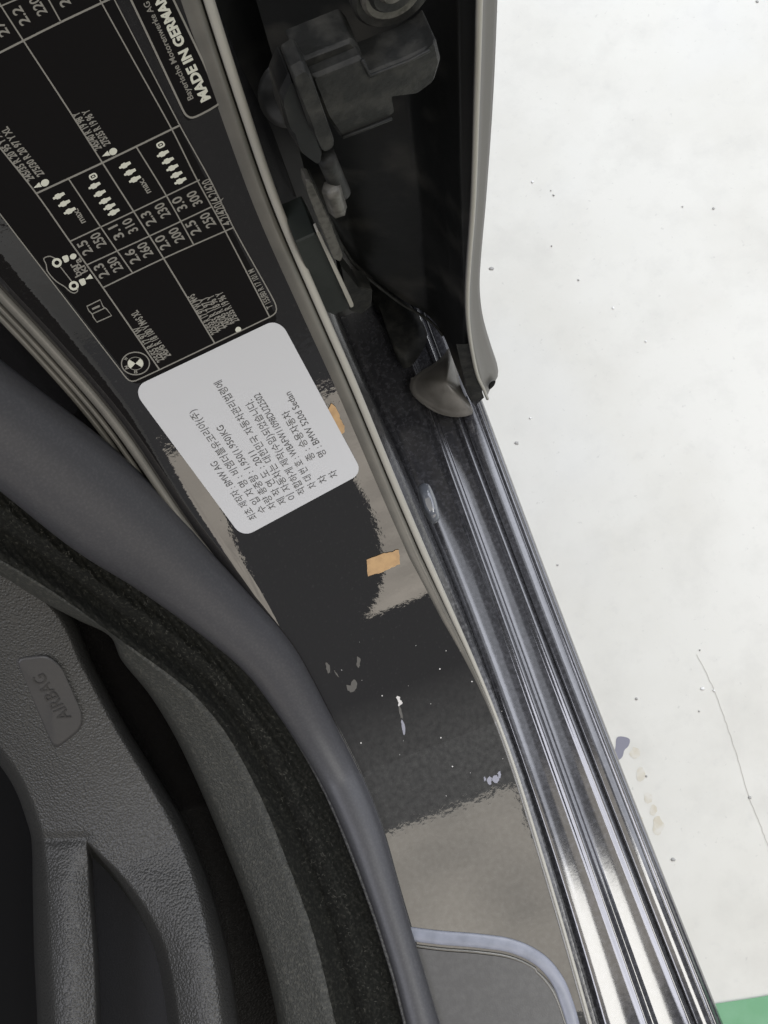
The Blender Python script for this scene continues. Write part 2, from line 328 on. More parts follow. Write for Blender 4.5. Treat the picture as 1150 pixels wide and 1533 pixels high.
for w in np.linspace(0, 1, 26)[1:-1]: cols.append(body_pt(XL + .001 + (XR - .0125 * np.interp(prof_z, [0, .004, .03, .06], [.25, .3, .75, 1]) - XL) * w, 0))
G = np.interp(prof_z, [0, .004, .03, .06], [.25, .3, .75, 1])
for dx, of in [(-.0118, 0), (-.0110, 0)]: cols.append(body_pt(XR + dx * G, of))
panel = loft('pillar_panel', np.stack(cols, 1), M['paint'], body)
_nc = len(cols); _kr = int(np.argmax(prof_z > 1e-6)) - 1; _sh = panel.data.attributes.new('sharp_edge', 'BOOLEAN', 'EDGE')
for e in panel.data.edges:
    if e.vertices[0] // _nc == _kr and e.vertices[1] // _nc == _kr: _sh.data[e.index].value = True
panel.data.update()
G = np.interp(prof_z, [0, .004, .03, .06], [.25, .3, .75, 1])
cols = []
for dx, of in [(-.0116, -.0002), (-.0112, .0003), (-.0100, .0009), (-.0085, .0016), (-.0072, .0020), (-.0060, .0019), (-.0051, .0010), (-.0045, -.0010), (-.0041, -.004), (-.0030, -.006)]: cols.append(body_pt(XR + dx * G, of * G))
M['strip'] = mat('flange_sheen_paint', (.15, .142, .122), .22, 0, 1.7, bump=(350, .06, .0006, 'n'), vary=(60, (.12, .115, .10), .4, .7, 5))  # same body paint, lightened so its bright reflection is in the colour
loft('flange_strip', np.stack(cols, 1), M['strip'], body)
sub = slice(None, None, 1)
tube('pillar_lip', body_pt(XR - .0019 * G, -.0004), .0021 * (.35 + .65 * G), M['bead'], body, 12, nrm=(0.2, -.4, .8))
# inner flange lips on the cabin side of the pillar
hi = prof_s > prof_s[np.argmin((prof_y - .06) ** 2 + prof_z ** 2)]
for dx, of, r, mm in [(-.0095, -.0042, .0026, 'strip'), (-.0160, -.0090, .0015, 'strip'), (-.0215, -.0145, .0018, 'strip')]:  # lightened like the flange, reflection put into the colour
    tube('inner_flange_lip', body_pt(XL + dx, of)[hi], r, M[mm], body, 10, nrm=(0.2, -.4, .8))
# sill step guide lines, photographed positions put on their real heights
YS = np.linspace(-1.7, .62, 233)
def xline(pts, z):
    p = onz([q[0] for q in pts], [q[1] for q in pts], z); o = np.argsort(p[:, 1]); c = np.polyfit(p[o, 1], p[o, 0], 2 if len(pts) > 3 else 1)
    yy = np.clip(YS, p[:, 1].min() - .05, p[:, 1].max() + .05); x = np.polyval(c, yy)
    g = np.gradient(x, YS); lo, hi_ = np.searchsorted(YS, yy[0] + 1e-6), np.searchsorted(YS, yy[-1] - 1e-6)
    x = np.where(YS < yy[0], x[lo] + (YS - YS[lo]) * g[lo + 1], x); x = np.where(YS > yy[-1], x[hi_ - 1] + (YS - YS[hi_ - 1]) * g[hi_ - 2], x); return x
Z1, Z2, Z3 = -.008, -.012, -.017
XA = xline([(612, 700), (692, 900), (790, 1150), (882, 1450)], Z1)
X2 = xline([(675, 700), (744, 900), (838, 1150), (941, 1450)], Z1 + .002)
X3 = xline([(715, 700), (790, 900), (887, 1150), (1003, 1450)], Z2 + .002)
XE = xline([(752, 700), (827, 900), (923, 1150), (1041, 1450)], Z3 + .002)
def sl(x, z): return np.stack([x, YS, np.full_like(YS, z)], 1)
def ridge(x, zf, zn):
    return [(x - .0034, zf), (x - .0024, zf + .0003), (x - .0014, zf + .0008), (x - .0004, zf + .0009), (x + .0006, zf + .0002), (x + .0014, zn + .0010), (x + .0022, zn + .0002), (x + .0030, zn)]
def step(xa, xb, zf, zn, lead, dome=-.0009):
    pts = list(lead) + [(xa + (xb - xa) * w, zf + dome * math.sin(math.pi * w)) for w in np.linspace(.2, .8, 9)] + ridge(xb, zf, zn)
    return np.stack([sl(x, z) for x, z in pts], 1)
loft('sill_step', step(XA, X2, Z1, Z2, [(XA - .009, -.02), (XA - .006, -.014), (XA - .003, Z1 - .003), (XA - .001, Z1 - .0006), (XA + .001, Z1)]), M['sill'], body)
loft('sill_step', step(X2, X3, Z2, Z3, [(X2 + .0029, Z2 - .0001), (X2 + .0044, Z2 - .0001)]), M['sill'], body)
loft('sill_step', step(X3, XE, Z3, Z3 - .004, dome=.0022, lead= [(X3 + .0029, Z3 - .0001), (X3 + .0044, Z3 + .0002)]), M['sill'], body)
rk = [(XE + .0029, Z3 - .0041), (XE + .0042, Z3 - .0065), (XE + .0052, Z3 - .012), (XE + .006, -.04), (XE + .006, -.06), (XE + .001, -.12), (XE - .012, -.18), (XE - .03, -.215), (XE - .06, -.225), (XE - .4, -.225)]
loft('rocker_panel', np.stack([sl(x, z) for x, z in rk], 1), M['sill'], body)
# outward-facing wall between the pillar lip and the sill
ip = lambda x, y: np.interp(x, YS, y)
W = []
lx, ly, lz = XR - .001, prof_y, prof_z
for w, dxx in [(0, -.001), (.06, -.0022), (.15, -.003), (.3, -.0035), (.45, -.002), (.5, .0), (.54, .0012), (.58, .0), (.7, -.002), (.88, -.001), (1, -.004)]:
    xa = ip(ly, XA); z0 = lz - .004; z1 = np.full_like(lz, -.012)
    W.append(np.stack([lx + (xa - lx) * (w ** 1.15) + dxx, ly, z0 + (z1 - z0) * w], 1))
loft('pillar_side_wall', np.stack(W, 1), M['wall'], body)
gx, gz = np.meshgrid(np.linspace(-.3, .10, 20), np.linspace(-.02, .9, 30)); loft('added_gap_shade_sheet', np.stack([gx, .305 + .004 * np.sin(gz * 20), gz], -1), M['black'], body)  # black sheet added so the gap behind the lip stays dark
cp = closed_spline([(470, 330), (540, 380), (600, 440), (630, 478), (640, 505), (628, 532), (610, 552), (598, 545), (588, 515), (575, 480), (540, 430), (500, 400)], 50)
pillow('added_cavity_shade_cover', onz(cp[:, 0], cp[:, 1], .006), M['iron'], body, h=.004, rings=5, edge=.4, side=.006)  # made-up dark cover, puts the cavity's shade over the lit steps
# ------------------------------------------------------------------ sill cover with its rubber edge
cov = spline([(590, 1389), (612, 1392), (660, 1398), (720, 1403), (768, 1411), (808, 1431), (834, 1461), (850, 1500), (862, 1545), (880, 1620)], 60)
M['cover'] = M['paint']
rows = []
for w in np.linspace(0, 1, 9):
    rows.append(onS(cov[:, 0] * (1 - w) + w * (660 + (cov[:, 0] - 590) * .2), cov[:, 1] + 26 * (1 - w) + w * (1680 - cov[:, 1]), .0012))
sc = loft('sill_cover', np.stack(rows, 0), mat('satin_cover_plastic', (.060, .059, .058), .35, 0, 1.6, bump=(1200, .15, .0004, 'n'), vary=(300, (.08, .079, .077), .4, .8, 8)), body)
tube('edge_bead', onS(cov[:, 0], cov[:, 1] + 6, .0010), .0040, mat('pale_edge_rubber', (.24, .25, .29), .36, vary=(150, (.18, .19, .22), .4, .8, 8)), sc, 16, .32)
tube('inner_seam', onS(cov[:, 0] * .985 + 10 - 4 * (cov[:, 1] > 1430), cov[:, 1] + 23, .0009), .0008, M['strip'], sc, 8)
# ------------------------------------------------------------------ weather seal
sl_ = spline([(-90, 625), (0, 700), (65, 755), (153, 831), (230, 882), (329, 962), (376, 1006), (432, 1084), (484, 1174), (523, 1264), (557, 1355), (589, 1456), (606, 1522), (630, 1620)], 110)
sr_ = spline([(-90, 505), (0, 571), (96, 640), (191, 717), (275, 805), (337, 866), (421, 954), (450, 1000), (495, 1080), (537, 1157), (568, 1230), (592, 1313), (613, 1383), (634, 1452), (658, 1533), (685, 1620)], 110)
mid = (sl_ + sr_) / 2
A3, B3 = onS(sl_[:, 0], sl_[:, 1], .004), onS(sr_[:, 0], sr_[:, 1], .004)
rad = smooth1(np.linalg.norm(A3 - B3, axis=1) / 2, 15)
seal = tag(tube('door_seal', onS(mid[:, 0], mid[:, 1], .004), rad, M['rubber'], None, 28, .62), 'smooth blue-grey rubber door seal curving along the cabin side of the pillar', 'door seal')
tube('seal_lip', onS(sl_[:, 0] - 1, sl_[:, 1] + 2, .0035), .0014, mat('dusty_seal_lip', (.10, .10, .095), .6, vary=(600, (.03, .03, .03), .4, .6, 6)), seal, 8)
# ------------------------------------------------------------------ cabin trim: velour band + grained panel
RID = [(-90, 790), (0, 838), (56, 871), (112, 908), (163, 945), (209, 978), (260, 1015), (298, 1048), (340, 1100), (390, 1192), (430, 1290), (470, 1400), (503, 1533), (530, 1640)]
GAPR = [(-90, 815), (0, 862), (70, 905), (120, 930), (165, 953), (181, 987), (223, 1039), (260, 1099), (298, 1178), (335, 1267), (367, 1350), (395, 1439), (416, 1533), (430, 1640)]
def band(name, A, B, nr, nc, offf, mt, parent=None):
    a, b = spline(A, nr), spline(B, nr); w = np.linspace(0, 1, nc); t = np.linspace(0, 1, nr)
    px = a[:, None, :] * (1 - w)[None, :, None] + b[:, None, :] * w[None, :, None]
    Wg, Tg = np.meshgrid(w, t)
    return loft(name, onS(px[..., 0], px[..., 1], offf(Wg, Tg, px[..., 0], px[..., 1])), mt, parent)
trim = thing('pillar_trim', 'black velour-edged cabin trim between the door seal and the seat', 'car trim')
sl2 = np.array(sl_)[::6]
def off_v(w, t, x, y):
    base = np.interp(w, [0, .08, .2, .32, .45, .58, .7, .85, 1], [.006, .0045, -.004, -.008, -.002, .001, -.004, -.006, -.004])
    lump = .0006 * np.sin(x * .21 + y * .13) + .0005 * np.sin(x * .5 - y * .37)
    return base + lump
band('velour_band', RID, [tuple(q) for q in sl2] , 200, 60, off_v, M['fuzz'], trim)
def off_t(w, t, x, y):
    return np.interp(w, [0, .03, .08, .16, .3, .6, .85, 1], [-.05, -.02, -.008, -.002, .001, .004, .0065, .0058])
band('grained_panel', GAPR, RID, 160, 40, off_t, M['trim'], trim)
LA, LB = spline(RID, 400), spline([tuple(q) for q in sl2], 400); lv, lf = [], []
for k in range(800):
    t = rng.integers(0, 400); w = np.clip(rng.normal(.52, .16), .1, .97) if rng.random() < .7 else rng.uniform(.05, .98)
    c = LA[t] * (1 - w) + LB[t] * w; a = rng.uniform(0, math.pi); L_ = rng.uniform(1.2, 5); dv_ = np.array([math.cos(a), math.sin(a)]); nn_ = np.array([-dv_[1], dv_[0]]); b0 = rng.normal(0, .35 * L_)
    of = float(off_v(np.array(w), 0, c[0], c[1])) + rng.uniform(.0004, .0016); base = len(lv)
    for u_ in (-1, 0, 1):
        m_ = c + dv_ * u_ * L_ / 2 + nn_ * b0 * (1 - u_ * u_)
        for sd in (-.17, .17): lv.append(onS(np.array(m_[0] + nn_[0] * sd), np.array(m_[1] + nn_[1] * sd), of))
    lf += [(base, base + 1, base + 3, base + 2), (base + 2, base + 3, base + 5, base + 4)]
lint = obj('lint', lv, lf, mat('dusty_lint', (.11, .107, .088), .9), trim, False); lint['kind'] = 'stuff'
# ------------------------------------------------------------------ seat
seat = thing('front_seat', 'black grained leather car seat bolster with a raised airbag tag', 'car seat')
SEATR = [(-60, 800), (30, 850), (100, 908), (140, 992), (186, 1080), (232, 1155), (279, 1234), (316, 1322), (344, 1425), (360, 1533), (372, 1640)]
SEATL = [(-140, 900), (-100, 1000), (-60, 1070), (0, 1146), (23, 1183), (40, 1229), (47, 1257), (49, 1332), (51, 1425), (56, 1533), (58, 1640)]
REC = spline([(128, 1257), (155, 1282), (186, 1313), (223, 1364), (251, 1425), (270, 1533), (280, 1660)], 60)
RECL = spline([(128, 1257), (131, 1290), (133, 1332), (140, 1425), (144, 1533), (146, 1660)], 60)
def off_s(w, t, x, y):
    pxw = 280.0
    e = np.minimum(w, 1 - w)
    o = -.018 - .030 * np.clip(1 - e / .10, 0, 1) ** 2 - .06 * np.clip(1 - e / .015, 0, 1)
    o += .006 * np.sin(np.pi * np.clip(w, 0, 1))
    rr = np.interp(y, REC[:, 1], REC[:, 0], left=-999); rl = np.interp(y, RECL[:, 1], RECL[:, 0], left=999)
    ins = np.minimum(x - rl, rr - x); dpt = np.clip(np.minimum((x - rl) / 12.0, (rr - x) / 30.0), 0, 1) ** 1.6
    o = np.where(ins > 0, o - .085 * dpt, o)
    pad = np.clip((x - 47) / np.maximum(np.interp(y, RECL[:, 1], RECL[:, 0]) - 47, 20), 0, 1); o += .010 * np.sin(np.pi * pad) * np.clip((y - 1262) / 60, 0, 1) * (ins <= 0) * (x < 150)
    stp = np.clip((x - rr) / np.maximum(np.interp(y, np.array(SEATR)[:, 1], np.array(SEATR)[:, 0]) - rr, 20), 0, 1); o += .008 * np.sin(np.pi * stp) * np.clip((y - 1300) / 120, 0, 1) * (x > 150)
    # crease above the pad
    o -= .0022 * np.exp(-((y - 1256 + .02 * (x - 90)) / 7) ** 2) * np.clip((140 - x) / 14, 0, 1) * np.clip((x - 42) / 8, 0, 1)
    return o
def seat_band():
    A, B = SEATL, SEATR; nr, nc = 260, 180
    return band('bolster', A, B, nr, nc, off_s, M['leather'], seat)
seat_band()
_py = np.linspace(1275, 1660, 60); _pl = np.interp(_py, RECL[:, 1], RECL[:, 0]) + 4; _pr = np.interp(_py, REC[:, 1], REC[:, 0]) - np.clip((_py - 1275) / 4, 3, 16)
_g = np.linspace(0, 1, 12); loft('recess_shade_panel', onS(_pl[:, None] * (1 - _g) + _pr[:, None] * _g, np.repeat(_py[:, None], 12, 1), -.052 + 0 * _g[None]), mat('recess_shade_dark', (.011, .011, .0125), .7, 0, 1.4, bump=(700, .3, .0005, 'n')), seat)  # dark sheet paints the recess shade over the same leather
tagp = closed_spline(rounded([(22, 985), (70, 980), (92, 997), (124, 1070), (122, 1092), (85, 1121), (78, 1115)], 12), 60)
tg = pillow('airbag_tag', onS(tagp[:, 0], tagp[:, 1], -.0125), M['tag'], seat, h=.0006, rings=12, edge=.09, side=.003)
# dark depth of the cabin behind the gaps
cab = thing('cabin_floor', 'black shadowed carpet deep between the seat and the trim', 'carpet')
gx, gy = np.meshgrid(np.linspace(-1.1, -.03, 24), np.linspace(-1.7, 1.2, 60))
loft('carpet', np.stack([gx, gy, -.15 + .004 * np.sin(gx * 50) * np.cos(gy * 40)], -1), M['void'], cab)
# ------------------------------------------------------------------ text
_fc = bpy.data.curves.new('type', 'FONT'); _fo = bpy.data.objects.new('type', _fc); COL.objects.link(_fo)
_cache = {}
def glyphs(s, bold=0.0):
    if (s, bold) not in _cache:
        _fc.body = s; _fc.offset = bold; _fc.resolution_u = 3; bpy.context.view_layer.update(); me = _fo.to_mesh()
        v = np.array([q.co[:2] for q in me.vertices]); f = [tuple(p.vertices) for p in me.polygons]; _fo.to_mesh_clear(); _cache[(s, bold)] = (v, f)
    return _cache[(s, bold)]
CAPH = .69
UPV = np.array([-.894, .447])
def text(name, s, p0, p1, h, mt, parent, off, up=UPV, bold=0.0, fit=True):
    """lettering from p0 to p1 (photograph positions of the middle of the line), cap height h"""
    v, f = glyphs(s, bold); p0 = np.array(p0, float); p1 = np.array(p1, float)
    x0, x1 = v[:, 0].min(), v[:, 0].max(); q = p0 + ((v[:, 0] - x0) / (x1 - x0))[:, None] * (p1 - p0) + ((v[:, 1] - CAPH / 2) / CAPH)[:, None] * (np.array(up) * h)
    P = onS(q[:, 0], q[:, 1], off); return obj(name, P, flip_to_cam(P, f), mt, parent, False)
def stroke(name, pts, wpx, mt, parent, off, n=40, closed=False):
    p = spline(pts, n) if len(pts) > 2 and not closed else (np.asarray(pts, float) if closed else spline(pts, n))
    if closed: p = np.vstack([p, p[:1]])
    d = np.gradient(p, axis=0); d /= np.linalg.norm(d, axis=1)[:, None] + 1e-9; nn = np.stack([-d[:, 1], d[:, 0]], 1)
    if closed:
        dd = p[1] - p[-2]; dd /= np.linalg.norm(dd); nn[0] = nn[-1] = (-dd[1], dd[0])
    a, b = p + nn * wpx / 2, p - nn * wpx / 2; P = np.concatenate([onS(a[:, 0], a[:, 1], off), onS(b[:, 0], b[:, 1], off)])
    return obj(name, P, flip_to_cam(P, gridfaces(2, len(p))), mt, parent, False)
def shape(name, poly, mt, parent, off):
    r = np.asarray(poly, float); P = onS(r[:, 0], r[:, 1], off); return obj(name, P, flip_to_cam(P, [tuple(range(len(P)))]), mt, parent, False)
def homog(src, dst):
    A = []
    for (x, y), (u, v) in zip(src, dst): A += [[x, y, 1, 0, 0, 0, -u * x, -u * y, -u], [0, 0, 0, x, y, 1, -v * x, -v * y, -v]]
    return np.linalg.svd(np.array(A))[2][-1].reshape(3, 3)
def happ(H, q):
    q = np.asarray(q, float); r = np.concatenate([q, np.ones(q.shape[:-1] + (1,))], -1) @ H.T; return r[..., :2] / r[..., 2:]
def sheet(name, corners, mt, rx, ry, off, parent=None, nr=60, nc=14, th=.0003):
    """rounded label lying on the pillar; corners TL TR BR BL in the photograph"""
    H = homog([(0, 0), (1, 0), (1, 1), (0, 1)], corners); k = 8; g = (1 - np.cos(np.linspace(0, math.pi / 2, k))) * ry
    v = np.concatenate([g, np.linspace(ry, 1 - ry, nr)[1:-1], 1 - g[::-1]])
    ins = np.where(v < ry, rx * (1 - np.sqrt(np.clip(1 - ((ry - v) / ry) ** 2, 0, 1))), np.where(v > 1 - ry, rx * (1 - np.sqrt(np.clip(1 - ((v - 1 + ry) / ry) ** 2, 0, 1))), 0))
    u = np.linspace(0, 1, nc); U = ins[:, None] + (1 - 2 * ins)[:, None] * u[None]; Vv = np.repeat(v[:, None], nc, 1)
    q = happ(H, np.stack([U, Vv], -1)); top = onS(q[..., 0], q[..., 1], off)
    return loft(name, top, mt, parent, True)
# ------------------------------------------------------------------ tyre placard
plac = thing('tyre_pressure_placard', 'black tyre pressure table sticker with grey lines on the pillar', 'sticker')
PO, PP = .00035, .00050
Hb, Ht = (202, 575), (416, 479)
def Z2p(x, y): return (x / 2.674, 180 + y / 2.674)
def Z1p(x, y): return (x / 2.738, y / 2.738)
def ext(p, q, k): p, q = np.array(p, float), np.array(q, float); return tuple(q + (q - p) * k)
# film
el0, el1 = Z2p(0, 375), Z2p(505, 1030)
tl = ext(el1, el0, .95); tr = ext((416, 470), Z1p(470, 0), .28)
bl = (202, 577); br = (417, 481)
sheet('film', [tl, tr, br, bl], M['label_black'], .045, .02, PO, plac, 90, 12)
def ln(pts, w=2.0): stroke('table_line', pts, w, M['print_grey'], plac, PP)
ln([Z2p(-60, 297), Z2p(0, 375), Z2p(250, 700), Z2p(480, 998)], 1.6)
stroke('border_line', [Z2p(480, 998), Z2p(498, 1022), Z2p(515, 1040), Z2p(535, 1045), Z2p(560, 1035), Z2p(640, 998), Z2p(860, 893), Z2p(1060, 797), Z2p(1090, 782), Z2p(1106, 765), Z2p(1104, 740), Z2p(1085, 700), Z2p(935, 430), Z2p(845, 245), Z2p(720, 20), Z1p(470, 0), Z1p(430, -80)], 1.8, M['print_grey'], plac, PP, 160)
ln([Z2p(1080, 788), Z2p(900, 440), Z2p(790, 240), Z2p(690, 40), Z1p(560, 270), Z1p(410, 0), Z1p(370, -75)])
ln([Z2p(-40, 60), Z2p(0, 110), Z2p(145, 293), Z2p(280, 485), Z2p(412, 670), Z2p(640, 1000)], 2.2)
ln([Z1p(-30, -35), Z1p(5, 25), Z1p(95, 165), Z1p(275, 440), Z2p(410, 170), Z2p(535, 365), Z2p(655, 553), Z2p(860, 893)], 2.2)
ln([Z2p(275, 235), Z2p(405, 430), Z2p(530, 610)]); ln([Z2p(545, 105), Z2p(665, 300), Z2p(775, 497)])
ln([Z1p(250, 90), Z1p(200, 0), Z1p(160, -65)])
ln([Z2p(145, 293), Z2p(410, 170), Z2p(720, 20)], 2.8)
ln([Z2p(280, 485), Z2p(535, 365), Z2p(800, 238)]); ln([Z2p(345, 580), Z2p(595, 465), Z2p(850, 345)]); ln([Z2p(412, 670), Z2p(655, 553), Z2p(937, 428)])
ln([Z1p(-20, 225), Z1p(95, 167), Z1p(250, 90), Z1p(415, 12), Z1p(470, -14)], 3.2); ln([Z1p(-10, 30), Z1p(80, -8)], 2.2)
def fig(s, x, y, length=27, h=13, nm='pressure_figure', d=(-.53, -.848)):
    d = np.array(d); c = np.array((x, y)); text(nm, s, c - d * length / 2, c + d * length / 2, h, M['print_grey'], plac, PP, bold=.02)
for s, x, y in [('300', 291, 297), ('230', 243, 315), ('310', 194.5, 338), ('250', 147, 359.5), ('250', 311, 329.6), ('200', 264, 352), ('260', 217, 374), ('230', 172, 396)]: fig(s, x, y, 23, 15)
for s, x, y in [('3.0', 268.5, 305), ('2.3', 222, 327), ('3.1', 174, 348), ('2.5', 127, 371), ('2.5', 289, 341), ('2.0', 243, 363), ('2.6', 198, 384), ('2.3', 151.5, 405.5)]: fig(s, x, y, 22, 15)
for s, x, y in [('220', *Z1p(155, 25)), ('2.2', *Z1p(85, 65)), ('2', *Z1p(265, 10)), ('27', *Z1p(5, 118))]: fig(s, x, y, 30 if len(s) > 2 else 12 * len(s), 15)
fig('bar', *Z2p(300, 600), 22, 11, 'unit_text'); fig('kPa', *Z2p(322, 583), 24, 11, 'unit_text')
fig('max.', *Z2p(315, 385), 24, 10, 'unit_text'); fig('max.', *Z2p(577, 265), 24, 10, 'unit_text')
text('spare_tyre_text', '4.2/420(4.2/420', Z2p(912, 420), Z2p(823, 238), 14, M['print_grey'], plac, PP, bold=.015)
text('spare_tyre_text', 'T 155/80 R 17 101 M', Z2p(1082, 752), Z2p(1003, 598), 9, M['print_grey'], plac, PP, bold=.02)
for s, a, b in [('225/55 R 17 97 W M+S', (862, 855), (763, 700)), ('225/55 R 17 97 Y', (890, 838), (808, 712)), ('245/45 R 18 96 Y', (916, 822), (838, 703)), ('275/35 R 19 96 Y', (945, 808), (875, 690)),
                ('225/55 R 17 97 W', (645, 965), (545, 830)), ('245/45 R 18 100 V M+S XL', (672, 948), (535, 765)),
                ('245/40 R 19 98 Y', (395, 118), (300, -30)), ('275/35 R 19 96 Y', (430, 100), (340, -40)),
                ('245/35 R 20 95 Y XL', (125, 240), (-25, 45)), ('275/30 R 20 97 Y XL', (165, 222), (15, 30))]:
    text('tyre_size_text', s, Z2p(*a), Z2p(*b), 11, M['print_grey'], plac, PP, bold=.03)
def disc(nm, x, y, rx, ry=None, mt='print_cream', n=20, rot=-27):
    ry = ry or rx; t = np.linspace(0, 2 * math.pi, n, endpoint=False); c, s = math.cos(math.radians(rot)), math.sin(math.radians(rot))
    return shape(nm, np.stack([x + rx * np.cos(t) * c - ry * np.sin(t) * s, y + rx * np.cos(t) * s + ry * np.sin(t) * c], 1), M[mt], plac, PP)
disc('dot', *Z2p(954, 838), 4.6, 4.2); disc('dot', *Z2p(180, 250), 6.4, 5.2); disc('dot', *Z2p(453, 125), 6.2, 5.2); disc('dot', *Z2p(293, 545), 5, 4.2)
def local(cx, cy, pts, s=1.0):
    """pts in (along reading direction, towards page bottom)"""
    r = np.array([-.53, -.848]); dwn = -UPV; return [np.array((cx, cy)) + s * (a * r * .8 + b * dwn) for a, b in pts]
for cx, cy in [Z2p(150, 263), Z2p(424, 137)]: shape('triangle_mark', local(cx, cy, [(0, -6.5), (5, 5), (-5, 5)]), M['print_cream'], plac, PP)
shape('triangle_mark', local(*Z2p(355, 630), [(0, -6), (5, 5), (-5, 5)]), M['print_cream'], plac, PP)
MAN = [(-1.6, -9.5), (1.6, -9.5), (2.4, -7.6), (2, -6), (4.6, -4.4), (5.2, 1), (3.4, 3), (2.6, 9.5), (-2.6, 9.5), (-3.4, 3), (-5.2, 1), (-4.6, -4.4), (-2, -6), (-2.4, -7.6)]
def man(x, y): shape('passenger_icon', local(*Z2p(x, y), MAN), M['print_cream'], plac, PP)
for x, y in [(235, 303), (257, 333), (279, 363), (378, 262), (399, 293), (420, 322), (438, 346), (455, 368), (500, 180), (520, 208), (540, 236), (652, 134), (672, 162), (690, 190), (706, 218), (722, 243)]: man(x, y)
def case(x, y):
    q = np.array(local(*Z2p(x, y), [(-4.4, -5), (4.4, -5), (4.4, 5), (-4.4, 5)])); stroke('luggage_icon', rounded(q, 3), 2.4, M['print_cream'], plac, PP, closed=True)
    shape('luggage_handle', local(*Z2p(x, y), [(-1.2, -1.8), (1.2, -1.8), (1.2, 1.8), (-1.2, 1.8)]), M['print_cream'], plac, PP)
case(373, 225); case(643, 98)
def A5(x, y): return (60 + x / 8.214, 330 + y / 8.214)
stroke('car_icon', [A5(*q) for q in [(190, 470), (120, 440), (45, 470), (75, 540), (90, 620), (190, 740), (310, 820), (370, 875), (420, 893), (460, 870), (460, 830)]], 1.6, M['print_grey'], plac, PP)
stroke('car_icon', [A5(250, 570), A5(390, 750)], 1.6, M['print_grey'], plac, PP)
for x, y in [(207, 520), (415, 803)]:
    t = np.linspace(0, 2 * math.pi, 24, endpoint=False); q = np.stack([A5(x, y)[0] + 5.6 * np.cos(t), A5(x, y)[1] + 5.2 * np.sin(t)], 1); stroke('wheel_icon', q, 3.6, M['print_cream'], plac, PP, closed=True)
for x, y in [(313, 470), (520, 755)]: shape('valve_icon', rounded([np.array(A5(x, y)) + np.array(o) for o in [(-6, -3), (3, -6), (6, 3), (-1, 6.5)]], 2.5), M['print_cream'], plac, PP)
stroke('booklet_icon', [A5(*q) for q in [(575, 1055), (740, 975), (775, 1060), (820, 1090), (880, 1170), (700, 1250), (655, 1190), (640, 1150), (600, 1110)]], 1.7, M['print_grey'], plac, PP, closed=True)
stroke('booklet_icon', [A5(640, 1150), A5(800, 1075)], 1.5, M['print_grey'], plac, PP); stroke('booklet_icon', [A5(640, 1090), A5(735, 1050)], 3, M['print_grey'], plac, PP)
# round emblem
def E1(x, y): return (170 + x / 11.5, 450 + y / 11.5)
ec = np.array(E1(378, 1082)); ax1 = np.array([.935, -.03]) ; ax2 = np.array([.06, .80])
def ering(r, n=40, a0=0, a1=2 * math.pi, e=False): t = np.linspace(a0, a1, n, endpoint=e); return ec + r * (np.cos(t)[:, None] * np.array([1.03, -.10]) + np.sin(t)[:, None] * np.array([.12, .83]))
emb = stroke('round_emblem', ering(20.2), 1.7, M['print_grey'], plac, PP, closed=True)
stroke('emblem_ring', ering(11.3), 1.0, M['print_grey'], emb, PP, closed=True)
for a0 in (2.35, -.8):
    shape('emblem_quadrant', np.vstack([[ec], ering(11.2, 14, a0, a0 + math.pi / 2, True)]), M['print_cream'], emb, PP)
for s, (x, y), r in [('B', (385, 1222), (1, .1)), ('M', (225, 1150), (-.2, -1)), ('W', (215, 1000), (.5, -.9))]:
    c = np.array(E1(x, y)); r = np.array(r) / np.linalg.norm(r); text('emblem_letter', s, c - r * 2.6, c + r * 2.6, 5.2, M['print_grey'], emb, PP, up=(r[1], -r[0]), bold=.03)
# maker plate
mk = thing('origin_sticker', 'narrow dark sticker with a rounded outline and country of origin lettering', 'sticker')
outl = rounded([Z1p(500, -60), Z1p(690, -60), Z1p(905, 425), Z1p(770, 492)], 9)
q = np.array([Z1p(505, -60), Z1p(683, -60), Z1p(908, 432), Z1p(765, 498)])
sheet('film', [q[0], q[1], q[2], q[3]], M['label_black'], .08, .04, PO, mk, 40, 8)
stroke('border_line', [Z1p(500, -70), Z1p(540, 5), Z1p(745, 440), Z1p(762, 470), Z1p(785, 482), Z1p(820, 470), Z1p(880, 437), Z1p(900, 420), Z1p(898, 395), Z1p(860, 310), Z1p(712, 0), Z1p(680, -70)], 3.0, M['print_grey'], mk, PP, 120)
text('text_line', 'MADE IN GERMANY', Z1p(845, 412), Z1p(625, -62), 15, M['print_cream'], mk, PP, bold=.045)
text('text_line', 'Bayerische Motorenwerke AG', Z1p(783, 408), Z1p(598, 8), 9, M['print_grey'], mk, PP, bold=.015)
# ------------------------------------------------------------------ certification label
cert = thing('certification_label', 'white rounded label with rows of printed Korean text on the pillar', 'sticker')
sheet('film', [(197, 581), (418, 476), (543, 708), (363, 805)], M['label_white'], .085, .075, .0006, cert, 60, 24, .0005)
for s, a, b in [('최초 제작자 : BMW AG', (381, 777), (319, 692)), ('수 입 자 명 : 비엠더블유코리아(주)', (395, 767), (287, 615)), ('차량 총중량 : 1,950(1,950)KG', (410, 761), (328, 638)),
                ('제 작 연 도 : 2011', (425, 754), (376, 676)), ('이 자동차는 대한민국 자동차관리법령에', (439, 747), (326, 571)), ('적합하게 제작(수입)되었습니다.', (454, 739), (372, 600)),
                ('차 대 번 호 : WBAFW11098DU22502', (470, 730), (384, 590)), ('차       종 : 승용자동차', (486, 722), (427, 616)), ('차       명 : BMW 520d Sedan', (502, 714), (430, 588))]:
    text('text_line', s, a, b, 10.5, M['ink'], cert, .00078, bold=.0)
